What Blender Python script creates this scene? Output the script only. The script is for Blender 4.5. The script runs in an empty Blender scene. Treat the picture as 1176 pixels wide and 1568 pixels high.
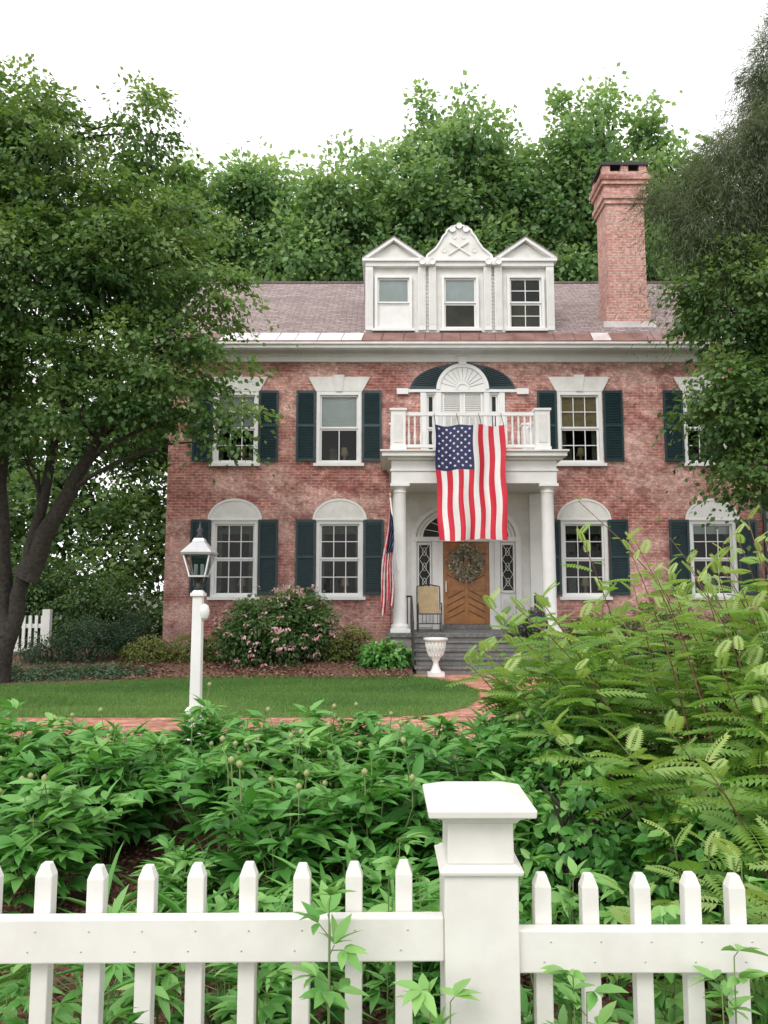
import bpy, math, random, bmesh
import numpy as np
from mathutils import Vector, Matrix
R=random.Random(7); G=np.random.default_rng(7)
scene=bpy.context.scene
# ---------------------------------------------------------------- materials
def newmat(name):
    m=bpy.data.materials.new(name); m.use_nodes=True
    nt=m.node_tree; return m,nt,nt.nodes['Principled BSDF']
def N(nt,t,**k):
    n=nt.nodes.new(t)
    for a,b in k.items(): setattr(n,a,b)
    return n
def objco(nt): return N(nt,'ShaderNodeTexCoord').outputs['Object']
def noise(nt,vec,scale,detail=5,rough=.6):
    n=N(nt,'ShaderNodeTexNoise'); n.inputs['Scale'].default_value=scale; n.inputs['Detail'].default_value=detail
    n.inputs['Roughness'].default_value=rough; nt.links.new(vec,n.inputs['Vector']); return n.outputs['Fac']
def ramp(nt,fac,stops):
    r=N(nt,'ShaderNodeValToRGB'); e=r.color_ramp.elements
    while len(e)<len(stops): e.new(.5)
    for i,(p,c) in enumerate(stops): e[i].position=p; e[i].color=tuple(c)[:3]+(1,)
    nt.links.new(fac,r.inputs[0]); return r.outputs[0]
def mix(nt,fac,a,b,mode='MIX'):
    n=N(nt,'ShaderNodeMix',data_type='RGBA',blend_type=mode)
    for s,v in ((0,fac),(6,a),(7,b)):
        if hasattr(v,'links') : nt.links.new(v,n.inputs[s])
        else: n.inputs[s].default_value = v if s==0 else tuple(v)[:3]+(1,)
    return n.outputs[2]
def bump(nt,bs,h,strength=.3,dist=.02):
    b=N(nt,'ShaderNodeBump'); b.inputs['Strength'].default_value=strength; b.inputs['Distance'].default_value=dist
    nt.links.new(h,b.inputs['Height']); nt.links.new(b.outputs[0],bs.inputs['Normal'])
def pm(name,c1,c2=None,scale=8,rough=.6,bmp=.15,bd=.01,metal=0,lo=.35,hi=.65,detail=6):
    m,nt,bs=newmat(name); c2=c2 or tuple(x*.8 for x in c1[:3])
    f=noise(nt,objco(nt),scale,detail)
    nt.links.new(ramp(nt,f,[(lo,c1),(hi,c2)]),bs.inputs['Base Color'])
    bs.inputs['Roughness'].default_value=rough; bs.inputs['Metallic'].default_value=metal
    if bmp: bump(nt,bs,f,bmp,bd)
    return m
def brickmat(name,plane,bw,bh,ms,c1,c2,cm,pale,pscale=.7,plo=.45,phi=.7,pamt=.6,rough=.85,vs=1.,bs_=.5,off=.5,dark=None):
    m,nt,bs=newmat(name); co=objco(nt)
    s=N(nt,'ShaderNodeSeparateXYZ'); nt.links.new(co,s.inputs[0]); c=N(nt,'ShaderNodeCombineXYZ')
    if plane=='xz':
        a=N(nt,'ShaderNodeMath',operation='ADD'); nt.links.new(s.outputs[0],a.inputs[0]); nt.links.new(s.outputs[1],a.inputs[1])
        nt.links.new(a.outputs[0],c.inputs[0]); nt.links.new(s.outputs[2],c.inputs[1])
    else:
        a=N(nt,'ShaderNodeMath',operation='MULTIPLY'); a.inputs[1].default_value=vs
        nt.links.new(s.outputs[0],c.inputs[0]); nt.links.new(s.outputs[1],a.inputs[0]); nt.links.new(a.outputs[0],c.inputs[1])
    b=N(nt,'ShaderNodeTexBrick'); b.offset=off
    nt.links.new(c.outputs[0],b.inputs['Vector'])
    for k,v in (('Scale',1),('Mortar Size',ms),('Mortar Smooth',.3),('Bias',0),('Brick Width',bw),('Row Height',bh)): b.inputs[k].default_value=v
    b.inputs['Color1'].default_value=tuple(c1)+(1,); b.inputs['Color2'].default_value=tuple(c2)+(1,); b.inputs['Mortar'].default_value=tuple(cm)+(1,)
    sc=N(nt,'ShaderNodeVectorMath',operation='MULTIPLY'); sc.inputs[1].default_value=(1,1.9,1); nt.links.new(c.outputs[0],sc.inputs[0])
    f1=noise(nt,sc.outputs[0],pscale,10,.75); f2=noise(nt,co,9,4)
    col=mix(nt,ramp(nt,f1,[(plo,(0,0,0)),(phi,(pamt,)*3)]),b.outputs['Color'],pale)
    if dark:
        f4=noise(nt,sc.outputs[0],pscale*1.7+.3,8,.75)
        col=mix(nt,ramp(nt,f4,[(.48,(0,0,0)),(.61,(.8,)*3)]),col,dark)
        f6=noise(nt,sc.outputs[0],pscale*5,6,.7)
        col=mix(nt,.85,col,ramp(nt,f6,[(.35,(.60,.57,.58)),(.65,(1.3,1.32,1.36))]),'MULTIPLY')
    col=mix(nt,.6,col,ramp(nt,f2,[(.3,(.5,)*3),(.7,(1.4,)*3)]),'MULTIPLY')
    f5=noise(nt,sc.outputs[0],13,2)
    col=mix(nt,.6,col,ramp(nt,f5,[(.35,(.6,)*3),(.65,(1.3,)*3)]),'MULTIPLY')
    nt.links.new(col,bs.inputs['Base Color']); bs.inputs['Roughness'].default_value=rough
    inv=N(nt,'ShaderNodeMath',operation='SUBTRACT'); inv.inputs[0].default_value=1; nt.links.new(b.outputs['Fac'],inv.inputs[1])
    bump(nt,bs,inv.outputs[0],bs_,.01)
    return m
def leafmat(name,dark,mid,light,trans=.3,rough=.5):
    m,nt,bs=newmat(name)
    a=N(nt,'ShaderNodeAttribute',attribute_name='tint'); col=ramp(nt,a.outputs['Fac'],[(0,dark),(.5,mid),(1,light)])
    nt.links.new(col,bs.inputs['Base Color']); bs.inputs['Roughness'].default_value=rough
    bs.inputs['Specular IOR Level'].default_value=.35
    if trans>0:
        t=N(nt,'ShaderNodeBsdfTranslucent'); nt.links.new(mix(nt,1.,col,(1.4,1.4,.75),'MULTIPLY'),t.inputs[0])
        x=N(nt,'ShaderNodeMixShader'); x.inputs[0].default_value=trans
        nt.links.new(bs.outputs[0],x.inputs[1]); nt.links.new(t.outputs[0],x.inputs[2])
        nt.links.new(x.outputs[0],nt.nodes['Material Output'].inputs[0])
    return m
def glassmat(name):
    m,nt,bs=newmat(name); nt.nodes.remove(bs)
    t=N(nt,'ShaderNodeBsdfTransparent'); t.inputs[0].default_value=(.72,.78,.78,1)
    g=N(nt,'ShaderNodeBsdfGlossy'); g.inputs['Roughness'].default_value=.04
    b=N(nt,'ShaderNodeBump'); b.inputs['Strength'].default_value=.12; b.inputs['Distance'].default_value=.05
    nt.links.new(noise(nt,objco(nt),2.5,2),b.inputs['Height']); nt.links.new(b.outputs[0],g.inputs['Normal'])
    fr=N(nt,'ShaderNodeFresnel'); fr.inputs[0].default_value=1.38
    x=N(nt,'ShaderNodeMixShader'); nt.links.new(fr.outputs[0],x.inputs[0]); nt.links.new(t.outputs[0],x.inputs[1]); nt.links.new(g.outputs[0],x.inputs[2])
    nt.links.new(x.outputs[0],nt.nodes['Material Output'].inputs[0]); return m
M={}
M['brick']=brickmat('weathered_brick','xz',.21,.074,.008,(.36,.105,.078),(.51,.215,.165),(.54,.40,.35),(.70,.45,.38),.38,.43,.56,.85,dark=(.19,.055,.048))
M['chim']=brickmat('chimney_brick','xz',.21,.074,.008,(.46,.18,.14),(.56,.30,.25),(.55,.45,.40),(.62,.44,.38),.9,.4,.7,.6)
M['roof']=brickmat('roof_shingle','xy',.30,.15,.014,(.21,.158,.150),(.33,.255,.245),(.11,.08,.08),(.36,.30,.29),.8,.4,.7,.4,vs=1.22)
M['path']=brickmat('path_brick','xy',.21,.105,.007,(.44,.15,.09),(.64,.29,.185),(.32,.20,.15),(.66,.43,.34),.9,.45,.65,.6,dark=(.30,.12,.085))
M['white']=pm('white_paint',(.80,.80,.79),(.73,.73,.71),3,.45,.05,.004)
M['offw']=pm('aged_white_paint',(.75,.74,.71),(.64,.63,.60),4,.5,.08,.004)
M['fence']=pm('fence_paint',(.77,.755,.72),(.68,.665,.62),9,.42,.2,.003,lo=.4,hi=.75)
M['green']=pm('shutter_paint',(.020,.048,.055),(.014,.034,.04),10,.4,.05)
M['black']=pm('black_iron',(.015,.015,.016),(.03,.03,.03),20,.4,.1)
M['granite']=pm('step_stone',(.10,.10,.10),(.20,.20,.19),14,.8,.3)
M['found']=pm('foundation_stone',(.24,.22,.2),(.36,.33,.30),5,.9,.4)
M['riser']=pm('riser_stone',(.14,.135,.13),(.22,.21,.2),6,.9,.4)
M['wood']=pm('door_oak',(.38,.17,.05),(.25,.10,.03),7,.35,.1)
M['woodd']=pm('door_oak_dark',(.20,.08,.03),(.13,.05,.02),7,.4,.1)
M['tin']=pm('pale_roof_metal',(.80,.77,.77),(.55,.48,.48),1.6,.4,.05)
M['rust']=pm('copper_flashing',(.15,.065,.05),(.28,.15,.13),2.2,.5,.08)
M['soff']=pm('soffit_shadow_gray',(.50,.50,.49),(.42,.42,.41),3,.6,.05)  # eave underside: its shadow is painted in as gray; the nails share it
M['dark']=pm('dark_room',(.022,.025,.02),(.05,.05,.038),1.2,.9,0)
M['blind']=pm('window_blind',(.80,.80,.79),(.72,.72,.70),3,.7,0)
M['tan']=pm('tan_blind',(.42,.30,.15),(.55,.42,.25),6,.8,0)
M['curt']=pm('curtain_cloth',(.07,.085,.05),(.15,.15,.11),5,.9,0)
M['glass']=glassmat('window_glass')
M['mulch']=pm('bark_mulch',(.10,.048,.03),(.24,.12,.08),22,.95,.9,.05)
M['chip']=leafmat('bark_chips',(.08,.04,.026),(.19,.10,.066),(.34,.21,.15),0,.9)
M['lawn']=pm('lawn_grass',(.08,.16,.035),(.13,.21,.055),3,.9,.6,.03)
M['ground']=pm('ground',(.05,.085,.03),(.10,.09,.05),1.2,.95,.5,.05)
M['blade']=leafmat('grass_blades',(.045,.125,.025),(.11,.23,.05),(.25,.34,.11),.25,.6)
M['bark']=pm('dark_bark',(.022,.018,.015),(.05,.042,.034),14,.95,.9,.04)
M['lf_l']=leafmat('maple_leaves',(.04,.10,.03),(.12,.215,.065),(.27,.37,.13),.38)
M['lf_b']=leafmat('oak_leaves',(.07,.16,.06),(.18,.31,.125),(.36,.49,.25),.42)
M['lf_d']=leafmat('woodland_leaves',(.02,.055,.018),(.085,.165,.05),(.20,.32,.11),.35)
M['lf_h']=leafmat('hemlock_needles',(.045,.065,.035),(.115,.15,.075),(.24,.26,.15),.25,.7)
M['lf_p']=leafmat('peony_leaves',(.025,.11,.02),(.10,.30,.06),(.29,.52,.16),.25,.33)
M['lf_s']=leafmat('sorbaria_leaves',(.07,.18,.035),(.20,.37,.08),(.48,.60,.22),.38,.45)
M['lf_y']=leafmat('spirea_leaves',(.08,.13,.03),(.20,.24,.06),(.36,.36,.13),.3)
M['lf_r']=leafmat('shrub_leaves',(.035,.085,.025),(.09,.18,.05),(.19,.30,.11),.25)
M['lf_k']=leafmat('dark_shrub_leaves',(.015,.04,.018),(.045,.095,.045),(.10,.17,.09),.2)
M['pink']=leafmat('pink_blossom',(.60,.27,.30),(.76,.46,.50),(.82,.66,.68),.2)
M['purple']=leafmat('purple_blossom',(.10,.03,.16),(.22,.08,.32),(.45,.25,.5),.2)
M['stemg']=pm('green_stem',(.09,.17,.04),(.14,.2,.06),9,.6,0)
M['bud']=pm('peony_bud',(.22,.30,.10),(.38,.34,.16),60,.5,0)
M['stemr']=pm('red_stem',(.12,.05,.03),(.2,.1,.06),9,.6,0)
M['red']=pm('flag_red',(.60,.02,.045),(.52,.018,.04),4,.7,0)
M['fwhite']=pm('flag_white',(.78,.77,.76),(.72,.71,.70),4,.7,0)
M['blue']=pm('flag_blue',(.025,.03,.11),(.018,.022,.085),4,.7,0)
M['cush']=pm('tan_cushion',(.42,.33,.20),(.34,.26,.15),9,.9,.1)
M['lead']=pm('lantern_metal',(.42,.43,.44),(.55,.55,.55),6,.35,.05,metal=.3)
M['wreath']=leafmat('wreath_twigs',(.14,.12,.08),(.32,.29,.20),(.6,.56,.44),.1)
# ---------------------------------------------------------------- mesh builder
def empty(name,loc=(0,0,0)):
    e=bpy.data.objects.new(name,None); e.location=loc; e.empty_display_size=.3; scene.collection.objects.link(e); return e
def setpar(o,p):
    if p is not None:
        o.parent=p; o.matrix_parent_inverse=Matrix.Translation(p.location).inverted()
class MB:
    def __init__(s): s.v=[];s.f=[];s.m=[];s.ml=[];s.sm=[]
    def mi(s,m):
        if m not in s.ml: s.ml.append(m)
        return s.ml.index(m)
    def add(s,vs,fs,m,sm=False):
        o=len(s.v); s.v+=[tuple(v) for v in vs]; k=s.mi(m)
        for f in fs: s.f.append(tuple(i+o for i in f)); s.m.append(k); s.sm.append(sm)
    def box(s,x0,x1,y0,y1,z0,z1,m='white',T=None):
        vs=[(x,y,z) for z in (z0,z1) for y in (y0,y1) for x in (x0,x1)]
        if T: vs=[T@Vector(v) for v in vs]
        s.add(vs,[(0,2,3,1),(4,5,7,6),(0,1,5,4),(2,6,7,3),(0,4,6,2),(1,3,7,5)],m)
    def prism(s,poly,y0,y1,m='white'):
        n=len(poly); vs=[(x,y0,z) for x,z in poly]+[(x,y1,z) for x,z in poly]
        s.add(vs,[tuple(range(n)),tuple(range(2*n-1,n-1,-1))]+[(i,i+n,(i+1)%n+n,(i+1)%n) for i in range(n)],m)
    def frustum(s,cx,cy,z0,z1,w0,w1,m='white',d0=None,d1=None):
        d0=d0 or w0; d1=d1 or w1; vs=[]
        for z,w,d in ((z0,w0,d0),(z1,w1,d1)): vs+=[(cx-w/2,cy-d/2,z),(cx+w/2,cy-d/2,z),(cx+w/2,cy+d/2,z),(cx-w/2,cy+d/2,z)]
        s.add(vs,[(3,2,1,0),(4,5,6,7)]+[(i,(i+1)%4,(i+1)%4+4,i+4) for i in range(4)],m)
    def lathe(s,cx,cy,prof,m='white',n=20):
        vs=[(cx+r*math.cos(2*math.pi*i/n),cy+r*math.sin(2*math.pi*i/n),z) for z,r in prof for i in range(n)]
        fs=[(j*n+i,j*n+(i+1)%n,(j+1)*n+(i+1)%n,(j+1)*n+i) for j in range(len(prof)-1) for i in range(n)]
        s.add(vs,fs,m,True); k=len(prof)-1
        s.add([vs[i] for i in range(n)],[tuple(range(n-1,-1,-1))],m); s.add([vs[k*n+i] for i in range(n)],[tuple(range(n))],m)
    def tube(s,pts,rad,m='bark',n=8):
        pts=[Vector(p) for p in pts]; vs=[]
        for j,p in enumerate(pts):
            d=(pts[min(j+1,len(pts)-1)]-pts[max(j-1,0)]).normalized()
            a=d.cross(Vector((.3,1,.1))); a=a.normalized() if a.length>1e-3 else Vector((1,0,0)); b=d.cross(a)
            r=rad[j] if hasattr(rad,'__len__') else rad
            vs+=[p+r*(a*math.cos(2*math.pi*i/n)+b*math.sin(2*math.pi*i/n)) for i in range(n)]
        s.add(vs,[(j*n+i,j*n+(i+1)%n,(j+1)*n+(i+1)%n,(j+1)*n+i) for j in range(len(pts)-1) for i in range(n)]+[tuple(range(n)),tuple(range((len(pts)-1)*n,len(pts)*n))],m,True)
    def arch(s,cx,cz,rx,rz,t,y0,y1,m='white',a0=0,a1=math.pi,n=24):
        for i in range(n):
            p=[]
            for a in (a0+(a1-a0)*i/n,a0+(a1-a0)*(i+1)/n): p.append(((cx+rx*math.cos(a),cz+rz*math.sin(a)),(cx+(rx-t)*math.cos(a),cz+(rz-t)*math.sin(a))))
            s.prism([p[0][0],p[1][0],p[1][1],p[0][1]],y0,y1,m)
    def obj(s,name,parent=None,bevel=0,seg=1):
        me=bpy.data.meshes.new(name); me.from_pydata(s.v,[],s.f)
        me.polygons.foreach_set('material_index',s.m); me.polygons.foreach_set('use_smooth',s.sm)
        for k in s.ml: me.materials.append(M[k])
        o=bpy.data.objects.new(name,me); scene.collection.objects.link(o)
        if bevel:
            b=o.modifiers.new('bevel','BEVEL'); b.width=bevel; b.segments=seg; b.limit_method='ANGLE'
        setpar(o,parent); return o
def ell(cx,cz,rx,rz,n=24,a0=0,a1=math.pi): return [(cx+rx*math.cos(a0+(a1-a0)*i/n),cz+rz*math.sin(a0+(a1-a0)*i/n)) for i in range(n+1)]
# ---------------------------------------------------------------- leaf instancing into one mesh
def unit(a): return a/np.maximum(np.linalg.norm(a,axis=-1,keepdims=True),1e-6)
def inst(name,tv,tf,pos,D,Nn,scale,mat,tint,parent=None,smooth=False):
    tv=np.asarray(tv,float); tf=np.asarray(tf,int); n=len(pos); k=len(tv); q=tf.shape[1]
    D=unit(np.asarray(D,float)); X=unit(np.cross(D,Nn)); Z=np.cross(X,D)
    Rm=np.stack([X,D,Z],axis=2)*np.asarray(scale)[:,None,None]
    V=np.einsum('nij,kj->nki',Rm,tv)+np.asarray(pos)[:,None,:]
    F=(tf[None]+(np.arange(n)*k)[:,None,None]).ravel()
    me=bpy.data.meshes.new(name); me.vertices.add(n*k); me.vertices.foreach_set('co',V.ravel())
    me.loops.add(len(F)); me.loops.foreach_set('vertex_index',F)
    np_=n*len(tf); me.polygons.add(np_); me.polygons.foreach_set('loop_start',np.arange(np_)*q)
    if smooth: me.polygons.foreach_set('use_smooth',np.ones(np_,bool))
    me.update(calc_edges=True)
    a=me.attributes.new('tint','FLOAT','POINT'); a.data.foreach_set('value',np.repeat(np.clip(tint,0,1),k))
    me.materials.append(M[mat]); o=bpy.data.objects.new(name,me); scene.collection.objects.link(o); setpar(o,parent); return o
T_LEAF=([(0,0,0),(.36,.45,.07),(0,1,-.08),(-.36,.45,.07)],[(0,1,2),(0,2,3)])
T_OVAL=([(0,0,0),(.26,.28,.06),(.22,.7,.02),(0,1,-.1),(-.22,.7,.02),(-.26,.28,.06)],[(0,1,2,3),(0,3,4,5)])
T_BLADE=([(-.06,0,0),(.06,0,0),(0,1,.15)],[(0,1,2)])
T_NEED=([(-.05,0,0),(.05,0,0),(.03,1,-.1),(-.03,1,-.1)],[(0,1,2,3)])
def lance(w=.15,droop=.22,fold=.05):
    v=[];st=[(0,.01),(.22,.75),(.45,1),(.75,.6),(1,.01)]
    for y,h in st:
        z=-droop*y*y; v+=[(-w*h,y,z+fold*h),(0,y,z),(w*h,y,z+fold*h)]
    f=[]
    for i in range(4):
        a=i*3; f+=[(a,a+1,a+4,a+3),(a+1,a+2,a+5,a+4)]
    return v,f
def pinnate(pairs=9):
    V=[];F=[]
    def addlf(p,dirx,diry,l,w):
        o=len(V); d=Vector((dirx,diry,0)).normalized(); n=Vector((-d.y,d.x,0)); p=Vector(p)
        mid=p+d*l*.42; tip=p+d*l+Vector((0,0,-.2*l))
        V.extend([tuple(p),tuple(mid+n*w+Vector((0,0,.022))),tuple(tip),tuple(mid-n*w+Vector((0,0,.022)))])
        F.append((o,o+3,o+2,o+1))
    for i in range(pairs):
        t=.14+.8*i/(pairs-1); z=-.30*t*t; l=.28*math.sin(math.pi*(.22+.66*t))+.06
        for s in (-1,1): addlf((0,t,z),s,.48,l,.050)
    addlf((0,.94,-.26),0,1,.2,.04)
    for i in range(4):
        a,b=i/4,(i+1)/4; o=len(V)
        V.extend([(-.006,a,-.3*a*a),(.006,a,-.3*a*a),(.006,b,-.3*b*b),(-.006,b,-.3*b*b)]); F.append((o,o+1,o+2,o+3))
    return V,F
def clumps(masses,n,inner=.45):
    w=np.array([m[3]*m[5]*(m[4]**.5) for m in masses]); w/=w.sum(); idx=G.choice(len(masses),n,p=w)
    mm=np.array(masses)[idx]; d=unit(G.normal(size=(n,3))); r=inner+(1-inner)*G.random(n)**.7
    return mm[:,:3]+d*r[:,None]*mm[:,3:6],d
def foliage(name,masses,n,per,spread,size,mat,parent,tmpl=T_LEAF,flat=.4,droop=.25,up=1.,bias=.42,inner=.45,zmin=None,cl=None):
    C,d=cl if cl else clumps(masses,n,inner); n=len(C)
    if zmin is not None: C[:,2]=np.maximum(C[:,2],zmin)
    cr=G.normal(size=n); cs=.55+.9*G.random(n)
    off=G.normal(size=(n,per,3))*spread*cs[:,None,None]*np.array([1,1,flat])
    off[...,2]-=droop*(off[...,0]**2+off[...,1]**2)/spread
    P=(C[:,None]+off).reshape(-1,3)
    if zmin is not None: P[:,2]=np.maximum(P[:,2],zmin*.3)
    O=np.repeat(d,per,0); rn=G.normal(size=P.shape)
    out=unit(off.reshape(-1,3))
    D=out*.8+O*.5+rn*.5+np.array([0,0,-.35]); Nn=np.array([0,0,up])+O*.45+G.normal(size=P.shape)*.5
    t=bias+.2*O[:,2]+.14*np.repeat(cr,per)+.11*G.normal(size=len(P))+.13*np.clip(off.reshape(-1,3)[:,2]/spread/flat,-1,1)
    return inst(name,tmpl[0],tmpl[1],P,D,Nn,size*(.65+.7*G.random(len(P))),mat,t,parent)
def tree(name,base,stems,r0,masses,n,per,spread,size,mat,limbs=40,lr=.05,**k):
    e=empty(name,base); b=MB(); allp=[]
    for st in stems:
        pts=[Vector(p) for p in st]; fine=[]
        for i in range(len(pts)-1):
            for j in range(4):
                p=pts[i].lerp(pts[i+1],j/4); fine.append(p+Vector((R.uniform(-1,1),R.uniform(-1,1),0))*r0*.25)
        fine.append(pts[-1]); L=len(fine)
        b.tube(fine,[max(.02,r0*(1.3 if i==0 else 1)*(1-.85*i/(L-1))) for i in range(L)],'bark',10); allp+=fine[2:]
    C,d=clumps(masses,n,k.pop('inner',.45))
    for c in C[:limbs]:
        c=Vector(c); cand=[p for p in allp if p.z<c.z+.3] or allp
        s=min(cand,key=lambda p:(p-c).length+abs(p.z-(c.z-1.2))*.8)
        m=s.lerp(c,.5)+Vector((R.uniform(-.3,.3),R.uniform(-.3,.3),.12*(c-s).length))
        pts=[(s*(1-t)**2+m*2*t*(1-t)+c*t*t)+Vector((R.uniform(-.05,.05),)*3) for t in [i/6 for i in range(7)]]
        b.tube(pts,[lr*(1-.85*i/6) for i in range(7)],'bark',5)
        for _ in range(3):
            q=pts[R.randint(3,5)]; e2=q+Vector((R.uniform(-.8,.8),R.uniform(-.8,.8),R.uniform(-.1,.5)))*spread*2.2
            b.tube([q,q.lerp(e2,.5)+Vector((0,0,.05)),e2],[lr*.35,lr*.25,lr*.08],'bark',4)
    b.obj('trunk_and_limbs',e)
    foliage('crown_foliage',masses,n,per,spread,size,mat,e,cl=(C,d),**k); return e
# ---------------------------------------------------------------- ground
def sheet(name,poly,z,mat):
    b=MB(); b.add([(x,y,z) for x,y in poly],[tuple(range(len(poly)))],mat); return b.obj(name)
sheet('ground',[(-400,-60),(400,-60),(400,600),(-400,600)],0,'ground')
sheet('front_bed_soil',[(-9,1.2),(9,1.2),(9,7.9),(4,8.1),(-9,8.0)],.004,'mulch')
path=MB()
path.add([(x,y,.008) for x,y in [(-5.6,8.95),(4.2,9.05),(4.2,10.8),(-5.6,10.72)]],[(0,1,2,3)],'path')
path.add([(x,y,.008) for x,y in [(-.4,10.801),(4.2,10.801),(3.5,12.5),(3.3,14.5),(3.7,16.35),(-.3,16.35),(.3,14),(.4,12)]],[tuple(range(8))],'path')
path.obj('brick_path')
edge=[(-.2,10.74),(.65,10.95),(1.2,11.6),(1.5,12.5),(1.6,13.6),(1.35,14.7),(.85,15.5),(.45,15.85)]
lp=[(-9.5,10.75)]+edge+[(-1,15.6),(-2.6,15.75),(-4.2,15.4),(-5.6,14.6),(-7.0,14.3),(-9.5,14.4)]
rag=[]
for i in range(len(lp)):
    a,c=Vector(lp[i]),Vector(lp[(i+1)%len(lp)]); m=max(1,int((c-a).length/.12))
    for j in range(m):
        p=a.lerp(c,j/m); rag.append((p.x+R.uniform(-.02,.02),p.y+R.uniform(-.035,.035)))
b=MB(); n=len(rag); b.add([(x,y,.022) for x,y in rag]+[(x,y,0) for x,y in rag],[tuple(range(n))]+[(i,(i+1)%n,(i+1)%n+n,i+n) for i in range(n)],'lawn'); lawn=b.obj('lawn')
sheet('grass_strip',[(-9,7.95),(4,8.1),(4,9.0),(-9,8.9)],.006,'lawn')
def inpoly(P,poly):
    x,y=P[:,0],P[:,1]; ins=np.zeros(len(P),bool); j=len(poly)-1
    for i in range(len(poly)):
        xi,yi=poly[i]; xj,yj=poly[j]
        c=((yi>y)!=(yj>y))&(x<(xj-xi)*(y-yi)/(yj-yi+1e-12)+xi); ins^=c; j=i
    return ins
P=np.c_[G.uniform(-9.4,1.7,150000),G.uniform(10.7,15.9,150000),np.full(150000,.02)]; P=P[inpoly(P,lp)]
ed=[]
for i in range(9):
    a,c=np.array(lp[i]),np.array(lp[i+1]); m=int(np.linalg.norm(c-a)*160); t=G.random(m)[:,None]; ed.append(a+(c-a)*t+G.normal(size=(m,2))*.03)
ed=np.concatenate(ed); ed=np.c_[ed,np.full(len(ed),.01)]
P2=np.c_[G.uniform(-7,4,24000),G.uniform(7.9,9.0,24000),np.full(24000,.005)]; P=np.r_[P,P2,ed]
pt=.48+.16*np.sin(P[:,0]*1.3+np.sin(P[:,1]*2))*np.sin(P[:,1]*1.7)+.17*G.normal(size=len(P))-.18*(P[:,1]>13.2)+.14*(P[:,1]<11.6)
inst('grass',*T_BLADE,P,np.c_[G.normal(size=(len(P),2))*.5,np.ones(len(P))],G.normal(size=(len(P),3))*[1,1,.1],.05*(.5+1.0*G.random(len(P))),'blade',pt,lawn)
b=MB(); nx,ny=40,10; vs=[]
for j in range(ny+1):
    for i in range(nx+1):
        x=-10+10.6*i/nx; y=14.2+5.4*j/ny; vs.append((x,y,.012+.30*max(0,(y-15.4)/4)+.03*math.sin(x*2.1+y)*(j>2)))
b.add(vs,[(j*(nx+1)+i,j*(nx+1)+i+1,(j+1)*(nx+1)+i+1,(j+1)*(nx+1)+i) for j in range(ny) for i in range(nx)],'mulch',True)
bed=b.obj('mulch_bed')
def chips(name,x0,x1,y0,y1,zf,n,par,s=.035):
    P=np.c_[G.uniform(x0,x1,n),G.uniform(y0,y1,n),np.zeros(n)]; P[:,2]=zf(P)
    inst(name,*T_LEAF,P,G.normal(size=(n,3))*[1,1,.3],np.c_[G.normal(size=(n,2))*.5,np.ones(n)],s*(.4+1.2*G.random(n)),'chip',.5+.28*G.normal(size=n),par)
chips('bark_chips',-6,.5,15.3,18.5,lambda P:.03+.30*np.maximum(0,(P[:,1]-15.4)/4),9000,bed,.06)
soil=bpy.data.objects['front_bed_soil']; chips('bark_chips_front',-3.5,3,2.4,5.5,lambda P:.012+.01*G.random(len(P)),38000,soil,.026)
# ---------------------------------------------------------------- house
H=empty('brick_house',(2.1,19.5,0)); WY=19.5
LX,RX=-5.55,9.9
winL=[(-3.79,1.60,3.53,1.18),(-1.125,1.60,3.53,1.18),(5.08,1.60,3.53,1.18),(8.34,1.60,3.53,1.18)]
winU=[(-3.82,5.0,6.88,1.16),(-1.16,5.0,6.88,1.16),(5.05,5.0,6.88,1.16),(8.30,5.0,6.88,1.16)]
opens=[(c-w/2,c+w/2,a,t) for c,a,t,w in winL+winU]+[(.98,3.08,4.97,6.86)]
w=MB()
xs=sorted({LX,RX,*[o[0] for o in opens],*[o[1] for o in opens]}); zs=sorted({.45,7.7,*[o[2] for o in opens],*[o[3] for o in opens]})
for i in range(len(xs)-1):
    for j in range(len(zs)-1):
        cx,cz=(xs[i]+xs[i+1])/2,(zs[j]+zs[j+1])/2
        if any(o[0]<cx<o[1] and o[2]<cz<o[3] for o in opens): continue
        w.add([(xs[i],WY,zs[j]),(xs[i+1],WY,zs[j]),(xs[i+1],WY,zs[j+1]),(xs[i],WY,zs[j+1])],[(0,1,2,3)],'brick')
for x0,x1,z0,z1 in opens:
    for q in ([(x0,z0),(x0,z1)],[(x1,z1),(x1,z0)],[(x0,z1),(x1,z1)],[(x1,z0),(x0,z0)]):
        (a,c),(d,e)=q; w.add([(a,WY,c),(d,WY,e),(d,WY+.2,e),(a,WY+.2,c)],[(0,1,2,3)],'brick')
BY=29.1
w.add([(LX,WY,.45),(LX,BY,.45),(LX,BY,7.7),(LX,24.3,11.5),(LX,WY,7.7)],[(0,1,2,3,4)],'brick')
w.add([(RX,WY,.45),(RX,BY,.45),(RX,BY,7.7),(RX,24.3,11.5),(RX,WY,7.7)],[(4,3,2,1,0)],'brick')
w.add([(LX,BY,.45),(RX,BY,.45),(RX,BY,7.7),(LX,BY,7.7)],[(0,1,2,3)],'brick')
w.box(LX-.06,RX+.06,WY-.06,BY+.06,-.05,.45,'found')
w.obj('walls',H)
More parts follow.
